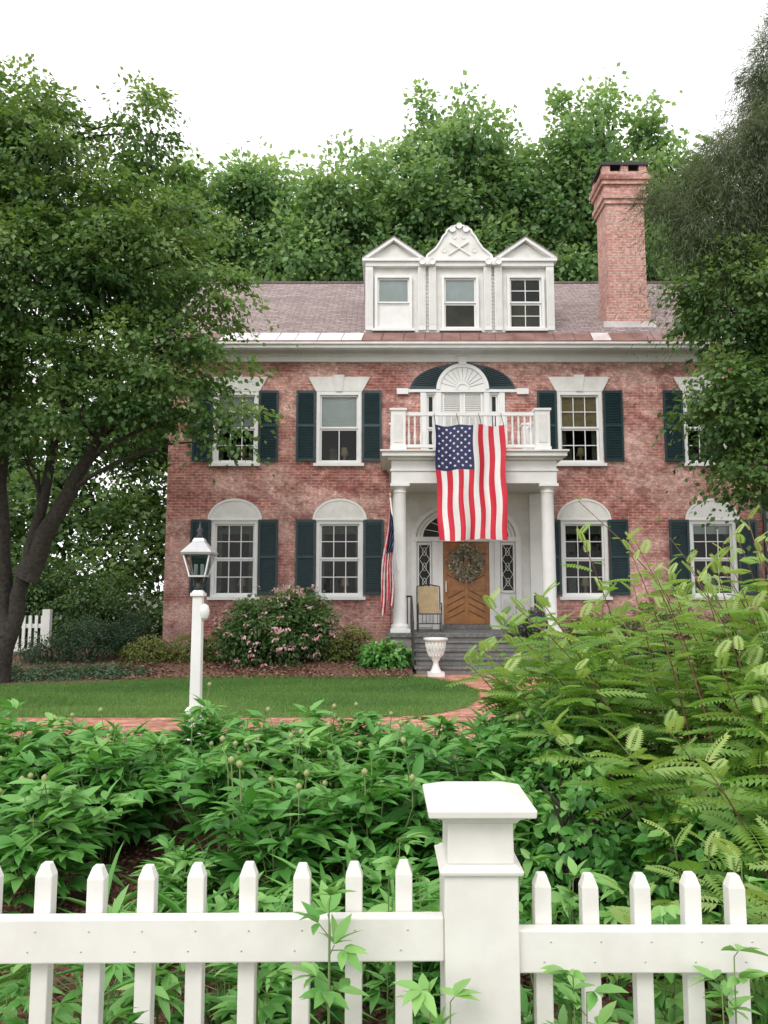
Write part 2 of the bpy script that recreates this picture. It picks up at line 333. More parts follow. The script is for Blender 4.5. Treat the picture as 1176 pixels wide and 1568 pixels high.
def sashwin(b,cx,z0,z1,wd,y=WY,cols=3,rows=2,frame=.085,sill=True,blind=None,half=None,curt=2,room=True,ucols=None):
    x0,x1=cx-wd/2,cx+wd/2
    b.box(x0,x0+frame,y-.03,y+.12,z0,z1,'white'); b.box(x1-frame,x1,y-.03,y+.12,z0,z1,'white')
    b.box(x0+frame,x1-frame,y-.027,y+.12,z1-frame,z1,'white'); b.box(x0+frame,x1-frame,y-.027,y+.12,z0,z0+frame*.6,'white')
    if sill: b.box(x0-.07,x1+.07,y-.09,y+.1,z0-.075,z0-.002,'white')
    a0,a1=x0+frame,x1-frame; c0,c1=z0+frame*.6,z1-frame; mz=(c0+c1)/2
    for (s0,s1,yy,cc_) in ((mz,c1,y+.04,ucols or cols),(c0,mz-.002,y+.075,cols)):
        t=.045; b.box(a0,a0+t,yy,yy+.032,s0,s1,'white'); b.box(a1-t,a1,yy,yy+.032,s0,s1,'white')
        b.box(a0+t,a1-t,yy+.002,yy+.034,s0,s0+t,'white'); b.box(a0+t,a1-t,yy+.002,yy+.034,s1-t,s1,'white')
        for i in range(1,cc_):
            xx=a0+t+(a1-a0-2*t)*i/cc_; b.box(xx-.011,xx+.011,yy+.004,yy+.028,s0+t,s1-t,'white')
        for i in range(1,rows):
            zz=s0+t+(s1-s0-2*t)*i/rows; b.box(a0+t,a1-t,yy+.006,yy+.026,zz-.011,zz+.011,'white')
        b.add([(a0,yy+.018,s0),(a1,yy+.018,s0),(a1,yy+.018,s1),(a0,yy+.018,s1)],[(0,1,2,3)],'glass')
    yb=y+.115
    if blind:
        zb=c1-(c1-c0)*half; k=int((c1-zb)/.05)
        for i in range(k): b.box(a0+.01,a1-.01,yb,yb+.01,c1-(i+1)*.05+.004,c1-i*.05,blind)
        b.box(a0,a1,yb+.012,yb+.016,zb,c1,blind)
    for s in (0,1):
        for i in range(curt):
            xx=(a0+i*.055) if s==0 else (a1-i*.055-.05); b.box(xx,xx+.05,yb+.03+.02*(i%2),yb+.04+.02*(i%2),c0,c1,'curt')
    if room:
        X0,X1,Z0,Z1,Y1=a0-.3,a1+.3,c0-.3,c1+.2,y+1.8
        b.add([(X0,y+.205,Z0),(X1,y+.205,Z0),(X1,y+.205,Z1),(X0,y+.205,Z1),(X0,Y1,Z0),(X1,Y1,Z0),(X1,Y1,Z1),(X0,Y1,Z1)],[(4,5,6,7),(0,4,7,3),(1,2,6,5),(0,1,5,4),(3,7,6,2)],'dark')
        b.box(cx-.28,cx-.08,y+.6,y+.8,c0,c0+.45,'curt'); b.lathe(cx+.12,y+.45,[(c0,.05),(c0+.2,.03),(c0+.24,.12),(c0+.44,.07)],'tan',10)
wb=MB()
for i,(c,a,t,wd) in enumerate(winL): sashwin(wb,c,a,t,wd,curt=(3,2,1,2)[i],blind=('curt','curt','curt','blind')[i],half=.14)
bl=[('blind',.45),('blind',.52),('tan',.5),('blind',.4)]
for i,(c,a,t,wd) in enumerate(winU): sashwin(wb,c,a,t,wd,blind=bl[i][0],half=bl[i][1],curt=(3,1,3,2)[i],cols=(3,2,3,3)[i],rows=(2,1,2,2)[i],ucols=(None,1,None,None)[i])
for c,a,t,wd in winL:
    wb.prism(ell(c,3.535,.66,.52,20),WY-.05,WY+.05,'offw'); wb.arch(c,3.537,.69,.55,.05,WY-.065,WY-.045,'white')
    wb.box(c-.66,c+.66,WY-.07,WY-.032,3.53,3.58,'white')
for c,a,t,wd in winU:
    wb.prism([(c-.60,t+.002),(c+.60,t+.002),(c+.80,7.27),(c-.80,7.27)],WY-.035,WY+.02,'offw')
    wb.prism([(c-.08,t+.001),(c+.08,t+.001),(c+.14,7.32),(c-.14,7.32)],WY-.06,WY+.02,'offw')
wb.obj('windows',H)
sb=MB()
def shutter(b,x0,x1,z0,z1,y=WY-.055):
    t=.055; b.box(x0,x0+t,y-.02,y+.02,z0,z1,'green'); b.box(x1-t,x1,y-.02,y+.02,z0,z1,'green')
    for z in (z0,(z0+z1)/2-.03,z1-.07): b.box(x0+t,x1-t,y-.018,y+.018,z,z+.07,'green')
    b.box(x0+t,x1-t,y+.012,y+.016,z0+.07,z1-.07,'green')
    z=z0+.09
    while z<z1-.09:
        b.add([(x0+t,y-.014,z),(x1-t,y-.014,z),(x1-t,y+.010,z+.028),(x0+t,y+.010,z+.028)],[(0,1,2,3)],'green'); z+=.042
for c,a,t,wd in winL+winU:
    for s in (-1,1):
        e=c+s*(wd/2+.02); x0,x1=(e-.50,e) if s<0 else (e,e+.50)
        shutter(sb,x0,x1,a+.05,t+.02)
sb.obj('shutters',H)
b=MB(); cx=2.03
b.arch(cx,6.93,1.46,.80,.11,WY-.012,WY+.02,'brick')
b.prism(ell(cx,6.93,1.36,.70,32),WY-.02,WY+.02,'green')
for s in (-1,1):
    for i in range(11):
        a=math.pi/2+s*(.55+i*.085); p0=(cx+.72*math.cos(a),6.95+.5*math.sin(a)); p1=(cx+1.30*math.cos(a),6.95+.66*math.sin(a))
        b.tube([(p0[0],WY-.03,p0[1]),(p1[0],WY-.03,p1[1])],.012,'green',4)
b.prism(ell(cx,6.93,.66,.66,24),WY-.06,WY-.021,'white'); b.arch(cx,6.93,.68,.68,.09,WY-.10,WY-.05,'white')
for i in range(1,12):
    a=math.pi*i/12; b.tube([(cx+.16*math.cos(a),WY-.066,6.95+.16*math.sin(a)),(cx+.56*math.cos(a),WY-.066,6.95+.56*math.sin(a))],.011,'offw',4)
b.arch(cx,6.93,.18,.18,.04,WY-.085,WY-.055,'white'); b.prism([(cx-.09,7.58),(cx+.09,7.58),(cx+.14,7.79),(cx-.14,7.79)],WY-.12,WY-.02,'white')
b.box(cx-1.7,cx+1.7,WY-.07,WY+.03,6.86,6.93,'white'); b.box(cx-1.7,cx-1.4,WY-.10,WY-.071,6.80,6.95,'white'); b.box(cx+1.4,cx+1.7,WY-.10,WY-.071,6.80,6.95,'white')
for x in (-1.02,-.62,.62,1.02): b.box(cx+x-.07,cx+x+.07,WY-.05,WY+.08,4.97,6.858,'white')
b.box(cx-.55,cx+.55,WY+.02,WY+.06,4.97,6.858,'white')
for s in (-1,1):
    x0,x1=(cx-.52,cx-.02) if s<0 else (cx+.02,cx+.52)
    b.box(x0,x0+.05,WY-.01,WY+.019,5.0,6.84,'white'); b.box(x1-.05,x1,WY-.01,WY+.019,5.0,6.84,'white')
    z=5.05
    while z<6.8: b.add([(x0+.05,WY-.008,z),(x1-.05,WY-.008,z),(x1-.05,WY+.018,z+.03),(x0+.05,WY+.018,z+.03)],[(0,1,2,3)],'offw'); z+=.05
for s in (-1,1): sashwin(b,cx+s*.82,5.0,6.85,.27,WY+.02,1,2,.04,False,curt=0,room=False)
b.box(cx-1.0,cx+1.0,WY+.21,WY+.25,4.97,6.86,'dark'); b.obj('balcony_door',H)
b=MB()
b.box(LX-.08,RX+.08,WY-.08,WY+.3,7.66,7.80,'white'); b.box(LX-.14,RX+.14,WY-.15,WY+.3,7.80,7.85,'white')
b.box(LX-.3,RX+.3,WY-.50,WY+.3,7.85,7.885,'soff'); b.box(LX-.32,RX+.32,WY-.54,WY-.40,7.886,7.97,'white')
b.box(LX-.34,RX+.34,WY-.60,WY-.38,7.97,8.02,'offw')
x=LX
while x<RX: b.box(x,x+.05,WY-.56,WY-.541,7.89,7.965,'offw'); x+=1.9
b.obj('cornice',H)
b=MB()
S=.70; y0,z0,yr=18.95,8.05,24.3; zr=z0+S*(yr-y0)
a,c=LX-.3,RX+.3; b.add([(a,y0,z0),(c,y0,z0),(c,yr,zr),(a,yr,zr),(a,2*yr-y0,z0),(c,2*yr-y0,z0),(a,y0,z0-.04),(c,y0,z0-.04),(c,yr,zr-.1),(a,yr,zr-.1),(a,2*yr-y0,z0-.1),(c,2*yr-y0,z0-.1)],
      [(0,1,2,3),(3,2,5,4),(0,6,7,1),(0,3,9,6),(1,7,8,2),(3,4,10,9),(2,8,11,5),(6,9,8,7)],'roof')
b.box(LX-.3,RX+.3,yr-.08,yr+.08,zr-.03,zr+.035,'roof')
x=LX-.3
while x<RX+.3:
    wd=R.uniform(.42,.62); xe=min(x+wd,RX+.3); c=(x+xe)/2
    mt='tin' if (-4.4<c<-.6 or c>8.8) else ('rust' if R.random()<.92 else 'tin')
    ya,yb=y0-.03,y0+.55
    za,zb=z0+S*(ya-y0)+.02,z0+S*(yb-y0)+.02
    b.add([(x,ya,za),(xe-.004,ya,za),(xe-.004+.07,yb,zb),(x+.07,yb,zb)],[(0,1,2,3)],mt)
    b.add([(xe-.02,ya,za),(xe,ya,za+.035),(xe+.07,yb,zb+.035),(xe+.05,yb,zb)],[(0,1,2,3)],mt); x=xe
b.box(LX-.3,RX+.3,y0-.045,y0-.032,z0-.03,z0+.01,'rust')
b.obj('roof',H)
def chimney(b,x0,x1,y0,y1,zb,zt):
    b.box(x0,x1,y0,y1,zb,zt-1.15,'chim')
    for k,(d,a,c) in enumerate(((.05,1.15,1.02),(.10,1.02,.9),(.05,.9,.62),(.11,.62,.50),(.16,.50,.38),(.11,.38,.26))):
        b.box(x0-d,x1+d,y0-d,y1+d,zt-a,zt-c,'chim' if k%2 else 'brick')
    for xx in (x0-.08,(x0+x1)/2-.1,x1-.12):
        for yy in (y0-.08,y1-.12): b.box(xx,xx+.2,yy,yy+.2,zt-.26,zt-.08,'chim')
    b.box(x0+.05,x1-.05,y0+.1,y1-.1,zt-.26,zt-.08,'dark'); b.box(x0-.13,x1+.13,y0-.13,y1+.13,zt-.08,zt,'black')
b=MB(); chimney(b,6.08,7.12,20.1,21.0,8.35,13.45); b.box(5.9,7.3,20.0,20.08,8.7,8.95,'tin'); b.box(6.0,7.2,20.082,21.0,8.4,9.4,'chim'); b.obj('chimney',H)
b=MB(); DY=19.7; d0,d1=-.47,4.47
b.box(d0,d1,DY,22.9,8.40,10.46,'offw')
dw=[(.25,.98),(2.01,.98),(3.74,.98)]
b.box(d0-.06,d1+.06,DY-.07,DY+.02,8.44,8.56,'white')
for q,(c,wd) in enumerate(dw):
    sashwin(b,c,8.60,10.06,wd,DY-.09,(1,1,2)[q],(1,1,2)[q],.07,True,blind=None,curt=0,room=False)
    b.add([(c-.45,DY-.004,8.6),(c+.45,DY-.004,8.6),(c+.45,DY-.004,10.06),(c-.45,DY-.004,10.06)],[(0,1,2,3)],'blind' if c<1 else 'dark')
    if 1<c<3: b.box(c-.4,c+.4,DY-.008,DY-.005,9.3,10.0,'blind')
for x in (d0+.08,d1-.08,1.0,1.28,2.74,3.02):
    b.box(x-.1,x+.1,DY-.12,DY-.001,8.56,10.3,'white')
    for k in range(4): b.box(x-.075+k*.045,x-.06+k*.045,DY-.135,DY-.121,8.7,10.2,'offw')
for x in (1.14,2.88):
    for k in range(16): b.box(x-.035,x+.035,DY-.02,DY-.002,8.6+k*.1,8.68+k*.1,'offw')
b.box(d0-.02,d1+.02,DY-.14,DY-.001,10.30,10.42,'white')
b.box(d0-.1,d1+.1,DY-.2,DY+.05,10.42,10.50,'white')
for x in (1.14,2.88):
    b.box(x-.2,x+.2,DY-.24,DY-.141,10.30,10.419,'white')
    for s in (-1,1): b.tube([(x+s*.13,DY-.27,10.38),(x+s*.13,DY-.14,10.38)],.085,'white',12)
for x0,x1 in ((-.58,1.10),(2.90,4.60)):
    c=(x0+x1)/2; top=11.08
    b.prism([(x0+.12,10.501),(x1-.12,10.501),(c,top-.12)],DY-.06,22.6,'offw')
    for s in (-1,1):
        e=x0 if s<0 else x1
        b.prism([(e,10.505),(c,top),(c,top-.09),(e-s*.17,10.505)],DY-.2,22.8,'white')
        b.prism([(e-s*.02,10.535),(c,top+.025),(c,top+.004),(e-s*.02,10.515)],DY-.22,22.9,'roof')
cc=2.0
half=[(.88,10.505),(.84,10.62),(.74,10.70),(.62,10.80),(.50,10.98),(.42,11.14),(.34,11.22),(.32,11.30),(.22,11.38),(.08,11.43)]
poly=[(cc+x,z) for x,z in half]+[(cc-x,z) for x,z in half[::-1]]
b.prism(poly,DY-.08,DY+.25,'offw')
for s in (-1,1):
    pts=[(cc+s*x,DY-.1,z) for x,z in half]; b.tube(pts,.035,'white',6)
    b.tube([(cc+s*.18,DY-.15,11.33),(cc+s*.18,DY-.06,11.33)],.085,'white',12)
    b.tube([(cc-s*.28,DY-.1,10.62),(cc+s*.24,DY-.1,10.98)],[.022,.035],'offw',6)
    b.tube([(cc+s*.4,DY-.10,10.75),(cc+s*.4,DY-.07,10.75)],.06,'offw',10); b.tube([(cc+s*.12,DY-.10,11.12),(cc+s*.12,DY-.07,11.12)],.05,'offw',8)
b.tube([(cc,DY-.15,11.42),(cc,DY-.06,11.42)],.08,'white',12)
b.box(cc-.5,cc+.5,DY+.2,22.5,10.4,10.9,'rust')
b.obj('dormer',H,.006)
b=MB(); px0,px1=.12,4.05
b.box(px0,px1,17.55,WY-.062,0,.70,'found'); b.box(px0-.05,px1+.05,17.48,WY-.062,.70,.80,'granite')
for k in range(1,5):
    zt=.8-.16*k; yf=17.5-.3*k
    b.box(.68,3.42,yf,17.549-.001*k,max(.0,zt-.16),zt-.05,'riser'); b.box(.64,3.46,yf-.035,17.54-.001*k,zt-.05,zt,'granite')
b.obj('front_steps',H,.008)
b=MB()
def column(b,cx,cy,z0,z1,r=.165):
    b.box(cx-.23,cx+.23,cy-.23,cy+.23,z0,z0+.09); h=z1-z0
    prof=[(z0+.09,r*1.28),(z0+.13,r*1.33),(z0+.17,r*1.28),(z0+.19,r*1.08)]+[(z0+.2+(h-.42)*t,r*(1.0-.14*t**1.6)) for t in (0,.25,.5,.75,1)]
    prof+=[(z1-.20,r*.98),(z1-.17,r*.98),(z1-.16,r*.87),(z1-.12,r*.9),(z1-.07,r*1.25)]
    b.lathe(cx,cy,prof); b.box(cx-.225,cx+.225,cy-.225,cy+.225,z1-.07,z1-.001)
for x in (.37,3.81): column(b,x,17.82,.80,4.22)
for x in (.37,3.81): b.box(x-.15,x+.15,WY-.25,WY-.12,.8,4.2,'white')
b.box(.42,3.76,WY-.12,WY-.001,.8,4.22,'offw')
b.box(.17,4.0,17.62,WY-.001,4.22,4.50,'white'); b.box(.14,4.03,17.59,WY-.001,4.50,4.55,'white')
b.box(.17,4.0,17.62,WY-.001,4.55,4.76,'white'); b.box(.08,4.09,17.53,WY-.001,4.76,4.82,'white'); b.box(-.05,4.2,17.38,WY-.001,4.82,4.92,'white'); b.box(-.09,4.24,17.33,WY-.001,4.92,4.965,'offw')
b.obj('portico',H,.006)
b=MB(); EY=WY-.12; c=2.06
b.arch(c,3.08,1.36,.93,.10,EY-.07,EY-.001); b.arch(c,3.08,1.22,.80,.06,EY-.05,EY-.002)
b.prism(ell(c,3.10,1.10,.66,24),EY-.008,EY-.001,'dark')
b.arch(c,3.09,1.14,.72,.06,EY-.045,EY-.009); b.arch(c,3.09,.34,.24,.04,EY-.04,EY-.01)
for i in range(1,10):
    a=math.pi*i/10; b.tube([(c+.3*math.cos(a),EY-.02,3.09+.2*math.sin(a)),(c+1.08*math.cos(a),EY-.02,3.09+.66*math.sin(a))],.012,'white',4)
b.box(c-1.38,c+1.38,EY-.09,EY-.002,2.98,3.10)
for x in (-1.31,-.78,.78,1.31): b.box(c+x-.07,c+x+.07,EY-.08,EY-.003,.8,2.98)
b.box(c-.71,c-.58,EY-.06,EY-.002,.8,2.979); b.box(c+.58,c+.71,EY-.06,EY-.002,.8,2.979)
for s in (-1,1):
    m=c+s*1.045; b.box(m-.17,m+.17,EY-.010,EY-.001,1.75,2.93,'dark')
    for e in (-1,1): b.box(m+e*.155-.02,m+e*.155+.02,EY-.05,EY-.011,1.72,2.96)
    b.box(m-.135,m+.135,EY-.049,EY-.011,1.70,1.76); b.box(m-.135,m+.135,EY-.049,EY-.011,2.90,2.96)
    for k in range(3):
        za=1.78+k*.38
        b.tube([(m-.13,EY-.022,za),(m,EY-.022,za+.19),(m-.13,EY-.022,za+.38)],.009,'white',4); b.tube([(m+.13,EY-.022,za),(m,EY-.022,za+.19),(m+.13,EY-.022,za+.38)],.009,'white',4)
        b.tube([(m+.05*math.cos(t),EY-.024,za+.19+.1*math.sin(t)) for t in [i*math.pi/6 for i in range(13)]],.008,'white',4)
    b.box(m-.18,m+.18,EY-.03,EY-.004,.85,1.66); b.box(m-.12,m+.12,EY-.045,EY-.031,.98,1.55,'offw')
b.box(c-.6,c+.6,EY-.16,EY-.001,.80,.92,'granite')
b.box(c-.578,c+.578,EY-.03,EY-.003,.92,2.978,'wood')
for s in (-1,1):
    x=c+s*.53; b.box(x-.045,x+.045,EY-.045,EY-.031,.93,2.97,'wood')
b.box(c-.484,c+.484,EY-.045,EY-.031,2.82,2.97,'wood'); b.box(c-.484,c+.484,EY-.045,EY-.031,.93,1.08,'wood'); b.box(c-.05,c+.05,EY-.045,EY-.031,1.08,2.82,'wood'); b.box(c-.484,c-.05,EY-.044,EY-.031,1.75,1.87,'wood'); b.box(c+.05,c+.484,EY-.044,EY-.031,1.75,1.87,'wood')
for k in range(4):
    z=1.05+k*.17
    for s in (-1,1): b.tube([(c+s*.05,EY-.036,z+.22),(c+s*.47,EY-.036,z)],.014,'woodd',4)
for k in range(3):
    for s in (-1,1): b.tube([(c+s*.05,EY-.036,1.95+k*.28),(c+s*.47,EY-.036,2.15+k*.28)],.014,'woodd',4)
b.box(c-.53,c-.49,EY-.09,EY-.046,1.72,2.0,'lead'); b.obj('front_door',H,.004)
b=MB(); z0,z1=4.966,5.92
for x in (.33,3.68):
    for y in (17.68,19.25):
        b.box(x-.17,x+.17,y-.15,y+.15,z0,z1); b.box(x-.20,x+.20,y-.18,y+.18,z1,z1+.05); b.box(x-.19,x+.19,y-.17,y+.17,z0,z0+.1)
        b.box(x-.10,x+.10,y-.165,y-.151,z0+.2,z1-.1,'offw')
for zz,h in ((z0+.1,.07),(z1-.10,.08)):
    b.box(.50,3.51,17.64,17.72,zz,zz+h)
    for x in (.33,3.68): b.box(x-.04,x+.04,17.83,19.1,zz,zz+h)
n=21
for i in range(n):
    x=.58+2.85*i/(n-1); b.lathe(x,17.68,[(z0+.17,.022),(z0+.24,.03),(z0+.36,.036),(z0+.5,.02),(z0+.6,.018),(z0+.72,.028),(z1-.1,.022)],'white',8)
for x in (.33,3.68):
    for i in range(8): b.box(x-.02,x+.02,17.95+i*.15,17.99+i*.15,z0+.17,z1-.1)
b.obj('balcony_balustrade',H)
b=MB()
for x in (.62,3.46):
    pts=[(x,17.75,1.62),(x,17.45,1.62),(x,16.45,1.08)]; b.tube(pts,.022,'black',6); b.tube([(x,17.75,.92),(x,17.45,.92),(x,16.45,.4)],.014,'black',6)
    for i in range(11):
        y=17.75-i*.13; z=1.62 if y>17.45 else 1.62-(17.45-y)*.54; zl=.8 if y>17.5 else max(0,.8-.16*math.ceil((17.5-y)/.3)); b.tube([(x,y,zl),(x,y,z)],.011 if i%5 else .02,'black',5)
b.tube([(.1,17.75,1.62),(.62,17.75,1.62)],.02,'black',6); b.tube([(3.46,17.75,1.62),(3.98,17.75,1.62)],.02,'black',6)
for i in range(5):
    for x in (.14+i*.1,3.52+i*.1): b.tube([(x,17.75,.8),(x,17.75,1.62)],.01,'black',5)
b.obj('iron_handrails',H)
b=MB(); b.tube([(9.65,WY-.1,.3),(9.65,WY-.1,7.5),(9.65,WY-.4,7.86)],.06,'black',10); b.obj('downpipe',H)
# ---------------------------------------------------------------- flags
def starpts(r): return [(rr*math.sin(math.pi*i/5),rr*math.cos(math.pi*i/5)) for i in range(10) for rr in [(r if i%2==0 else r*.42)]]
def fwave(u,v): return .045*math.sin(u*9+v*2.2)+.03*math.sin(u*21-v*3)*(.3+v)+.05*v*math.sin(v*4+u*2)
fx0,fw,fz1,fh,fy=1.15,1.6,5.50,2.63,17.14
def fp(u,v,o=0):
    sag=.03*math.sin(u*math.pi*3)**2*(1-v)
    return (fx0+fw*u*(1-.05*v)+.07*v+.014*math.sin(v*14+u*5),fy+fwave(u,v)*1.7-o,fz1-fh*v-sag*1.2-.03*math.sin(u*7)*v)
b=MB(); nu,nv=78,90
for i in range(nu):
    for j in range(nv):
        st=i*13//nu; u0,u1,v0,v1=i/nu,(i+1)/nu,j/nv,(j+1)/nv
        blue=st<7 and v0<.385; m='blue' if blue else ('red' if st%2==0 else 'fwhite')
        b.add([fp(u0,v0),fp(u0,v1),fp(u1,v1),fp(u1,v0)],[(0,1,2,3)],m,True)
for r in range(11):
    for k in range(5 if r%2==0 else 4):
        cu=(.7/13)+((k*2+(0 if r%2==0 else 1))/8)*(5.6/13); cv=.03+r*.0325
        pts=starpts(1); vs=[fp(cu+.036/fw*p[0],cv+.036/fh*-p[1],.008) for p in pts]+[fp(cu,cv,.008)]
        b.add(vs,[(i,(i+1)%10,10) for i in range(10)],'fwhite')
for u in (0.01,.33,.66,.99):
    p=fp(u,0); b.tube([p,(p[0],17.6,5.86)],.008,'black',4)
FL=b.obj('american_flag')
bm=bmesh.new(); bm.from_mesh(FL.data); bmesh.ops.remove_doubles(bm,verts=bm.verts,dist=.0005); bm.to_mesh(FL.data); bm.free()
e=empty('american_flag_on_pole',(.2,17.4,2.5)); b=MB()
b.tube([(.33,17.64,2.2),(.14,17.25,3.85)],.016,'white',8); b.lathe(.14,17.25,[(3.85,.005),(3.88,.03),(3.92,.03),(3.95,.005)],'tan',10); b.obj('pole',e)
b=MB(); nu,nv=40,50
def g(u,v):
    wdt=.10+.20*min(1,v*1.4); fold=.06*math.sin(u*19+v)*(.5+v)
    return (.15-.10*v+(u-.5)*wdt+.02*math.sin(v*9),17.27+fold+.04*v,3.65-2.35*v-.25*u*(1-v)-.12*math.sin(u*6)*v)
for i in range(nu):
    for j in range(nv):
        st=int((i/nu)*9+j/nv*2); bl_=(j/nv<.42 and i/nu>.25); m='blue' if bl_ else ('red' if st%2==0 else 'fwhite')
        if bl_ and (i*7+j*3)%11==0: m='fwhite'
        b.add([g(i/nu,j/nv),g(i/nu,(j+1)/nv),g((i+1)/nu,(j+1)/nv),g((i+1)/nu,j/nv)],[(0,1,2,3)],m,True)
b.obj('cloth',e)
n=2800; a=G.random(n)*2*math.pi; r=.27+.07*G.normal(size=n); c0=np.array([2.06,EY-.12,2.45])
P=np.c_[c0[0]+r*np.cos(a),c0[1]+.035*G.normal(size=n),c0[2]+r*np.sin(a)]
inst('door_wreath',*T_OVAL,P,np.c_[np.cos(a+.8),-.4+.5*G.normal(size=n),np.sin(a+.8)]+.5*G.normal(size=(n,3)),G.normal(size=(n,3))+[0,-1.5,0],.07*(.5+G.random(n)),'wreath',.5+.28*G.normal(size=n))
b=MB(); x0,x1,ya,yb,zf=.78,1.32,17.72,18.25,.80
for x in (x0,x1):
    b.tube([(x,ya,zf),(x,ya,zf+.62),(x,ya+.1,zf+.66),(x,yb,zf+.66)],.016,'black',6); b.tube([(x,yb,zf),(x,yb+.02,zf+.45),(x,yb+.12,zf+1.05)],.016,'black',6)
    b.tube([(x,ya,zf+.2),(x,yb,zf+.2)],.01,'black',5)
    b.tube([(x,ya+.06+.09*math.cos(t),zf+.52+.09*math.sin(t)) for t in [i*.7 for i in range(10)]],.009,'black',5)
b.tube([(x0,yb+.12,zf+1.05),((x0+x1)/2,yb+.13,zf+1.10),(x1,yb+.12,zf+1.05)],.016,'black',6)
for z in (.42,.2): b.tube([(x0,ya,zf+z),(x1,ya,zf+z)],.013,'black',6)
for i in range(5): b.tube([(x0+.1+i*.085,ya,zf+.2),(x0+.1+i*.085,ya,zf+.42)],.008,'black',5)
b.box(x0+.02,x1-.02,ya+.02,yb,zf+.43,zf+.52,'cush')
T=Matrix.Translation((0,yb+.0,zf+.5))@Matrix.Rotation(math.radians(-10),4,'X'); b.box(x0+.03,x1-.03,-.02,.06,0,.56,'cush',T)
b.obj('porch_chair',None,.012,2)
b=MB(); ux,uy=1.06,16.0
b.box(ux-.17,ux+.17,uy-.17,uy+.17,.008,.09,'offw'); b.lathe(ux,uy,[(.09,.13),(.13,.10),(.22,.06),(.30,.055),(.34,.085),(.36,.085),(.40,.12),(.52,.17),(.66,.20),(.72,.21),(.74,.25),(.78,.25),(.78,.20),(.74,.18)],'offw',24)
for k in range(16):
    a=2*math.pi*k/16
    for s in (-1,1): b.tube([(ux+rr*math.cos(a+s*t),uy+rr*math.sin(a+s*t),z) for z,rr,t in ((.41,.132,0),(.52,.182,.2),(.70,.212,.4))],.009,'white',4)
b.obj('garden_urn',None)
e=empty('potted_flowers',(3.05,17.25,.64)); b=MB(); b.lathe(3.05,17.27,[(.64,.12),(.70,.15),(.9,.2),(.94,.22),(.96,.2)],'black',16); b.obj('pot',e)
foliage('leaves',[(3.05,17.27,1.02,.3,.2,.12)],70,18,.06,.06,'lf_r',e,T_OVAL); foliage('blossoms',[(3.05,17.25,1.06,.34,.24,.15)],70,7,.04,.05,'purple',e,T_OVAL,inner=.8,bias=.6)
e=empty('potted_flowers',(3.3,17.6,.8)); b=MB(); b.lathe(3.3,17.65,[(.8,.12),(.86,.15),(1.05,.18),(1.08,.2)],'granite',16); b.obj('pot',e)
foliage('leaves',[(3.3,17.6,1.18,.25,.2,.14)],50,18,.06,.06,'lf_r',e,T_OVAL); foliage('blossoms',[(3.3,17.58,1.22,.28,.22,.15)],40,6,.04,.05,'purple',e,T_OVAL,inner=.8,bias=.8)
# ---------------------------------------------------------------- lamp post
e=empty('lamp_post',(-2.07,8.63,0)); lx,ly=-2.07,8.63
b=MB(); b.frustum(lx,ly,0,.10,.24,.24); b.frustum(lx,ly,.10,.42,.18,.17); b.frustum(lx,ly,.42,.46,.20,.15); b.frustum(lx,ly,.46,1.66,.115,.105); b.frustum(lx,ly,1.66,1.70,.15,.15); b.frustum(lx,ly,1.70,1.73,.13,.09)
b.lathe(lx+.075,ly-.02,[(1.40,.01),(1.42,.045),(1.5,.06),(1.56,.045),(1.58,.01)],'white',12); b.obj('post',e,.006)
b=MB(); b.lathe(lx,ly,[(1.73,.035),(1.76,.05),(1.79,.025),(1.84,.03),(1.86,.07),(1.875,.07)],'black',12)
for i in range(4):
    a=math.pi/4+i*math.pi/2; ca,sa=math.cos(a),math.sin(a)
    b.tube([(lx+.12*ca,ly+.12*sa,1.885),(lx+.205*ca,ly+.205*sa,2.13)],.011,'lead',6)
    b.tube([(lx+.03*ca,ly+.03*sa,1.77),(lx+.10*ca,ly+.10*sa,1.79),(lx+.11*ca,ly+.11*sa,1.88)],.010,'black',6)
    b.tube([(lx+.05*ca,ly+.05*sa,1.89),(lx+.05*ca,ly+.05*sa,2.02)],.012,'blind',8)
b.frustum(lx,ly,1.875,1.895,.19,.19,'lead'); b.frustum(lx,ly,2.125,2.15,.33,.35,'lead'); b.frustum(lx,ly,2.15,2.27,.34,.13,'lead'); b.frustum(lx,ly,2.27,2.31,.14,.10,'lead')
b.frustum(lx,ly,1.896,2.124,.155,.265,'glass')
b.lathe(lx,ly,[(2.31,.03),(2.33,.045),(2.36,.02),(2.40,.04),(2.43,.015),(2.50,.004)],'black',10); b.obj('lantern',e)
# ---------------------------------------------------------------- near fence
e=empty('picket_fence',(.22,1.92,0)); b=MB()
def picket(b,x,y,zt,w=.040,d=.036):
    j=R.uniform(-.004,.004); zt+=R.uniform(-.005,.005)
    vs=[(x-w/2,y,0),(x+w/2,y,0),(x+w/2,y+d,0),(x-w/2,y+d,0),(x-w/2+j,y,zt-.028),(x+w/2+j,y,zt-.028),(x+w/2+j,y+d,zt-.028),(x-w/2+j,y+d,zt-.028),(x-.010+j,y+.006,zt),(x+.010+j,y+.006,zt),(x+.010+j,y+d-.006,zt),(x-.010+j,y+d-.006,zt)]
    b.add(vs,[(3,2,1,0),(8,9,10,11)]+[(i,(i+1)%4,(i+1)%4+4,i+4) for i in range(4)]+[(i+4,(i+1)%4+4,(i+1)%4+8,i+8) for i in range(4)],'fence')
for k in range(22): picket(b,.047-.122*k+R.uniform(-.003,.003),1.902-.00125*k,1.063-.0008*k)
for k in range(20): picket(b,.377+.116*k+R.uniform(-.003,.003),1.905,1.035)
b.obj('pickets',e,.003,2)
b=MB()
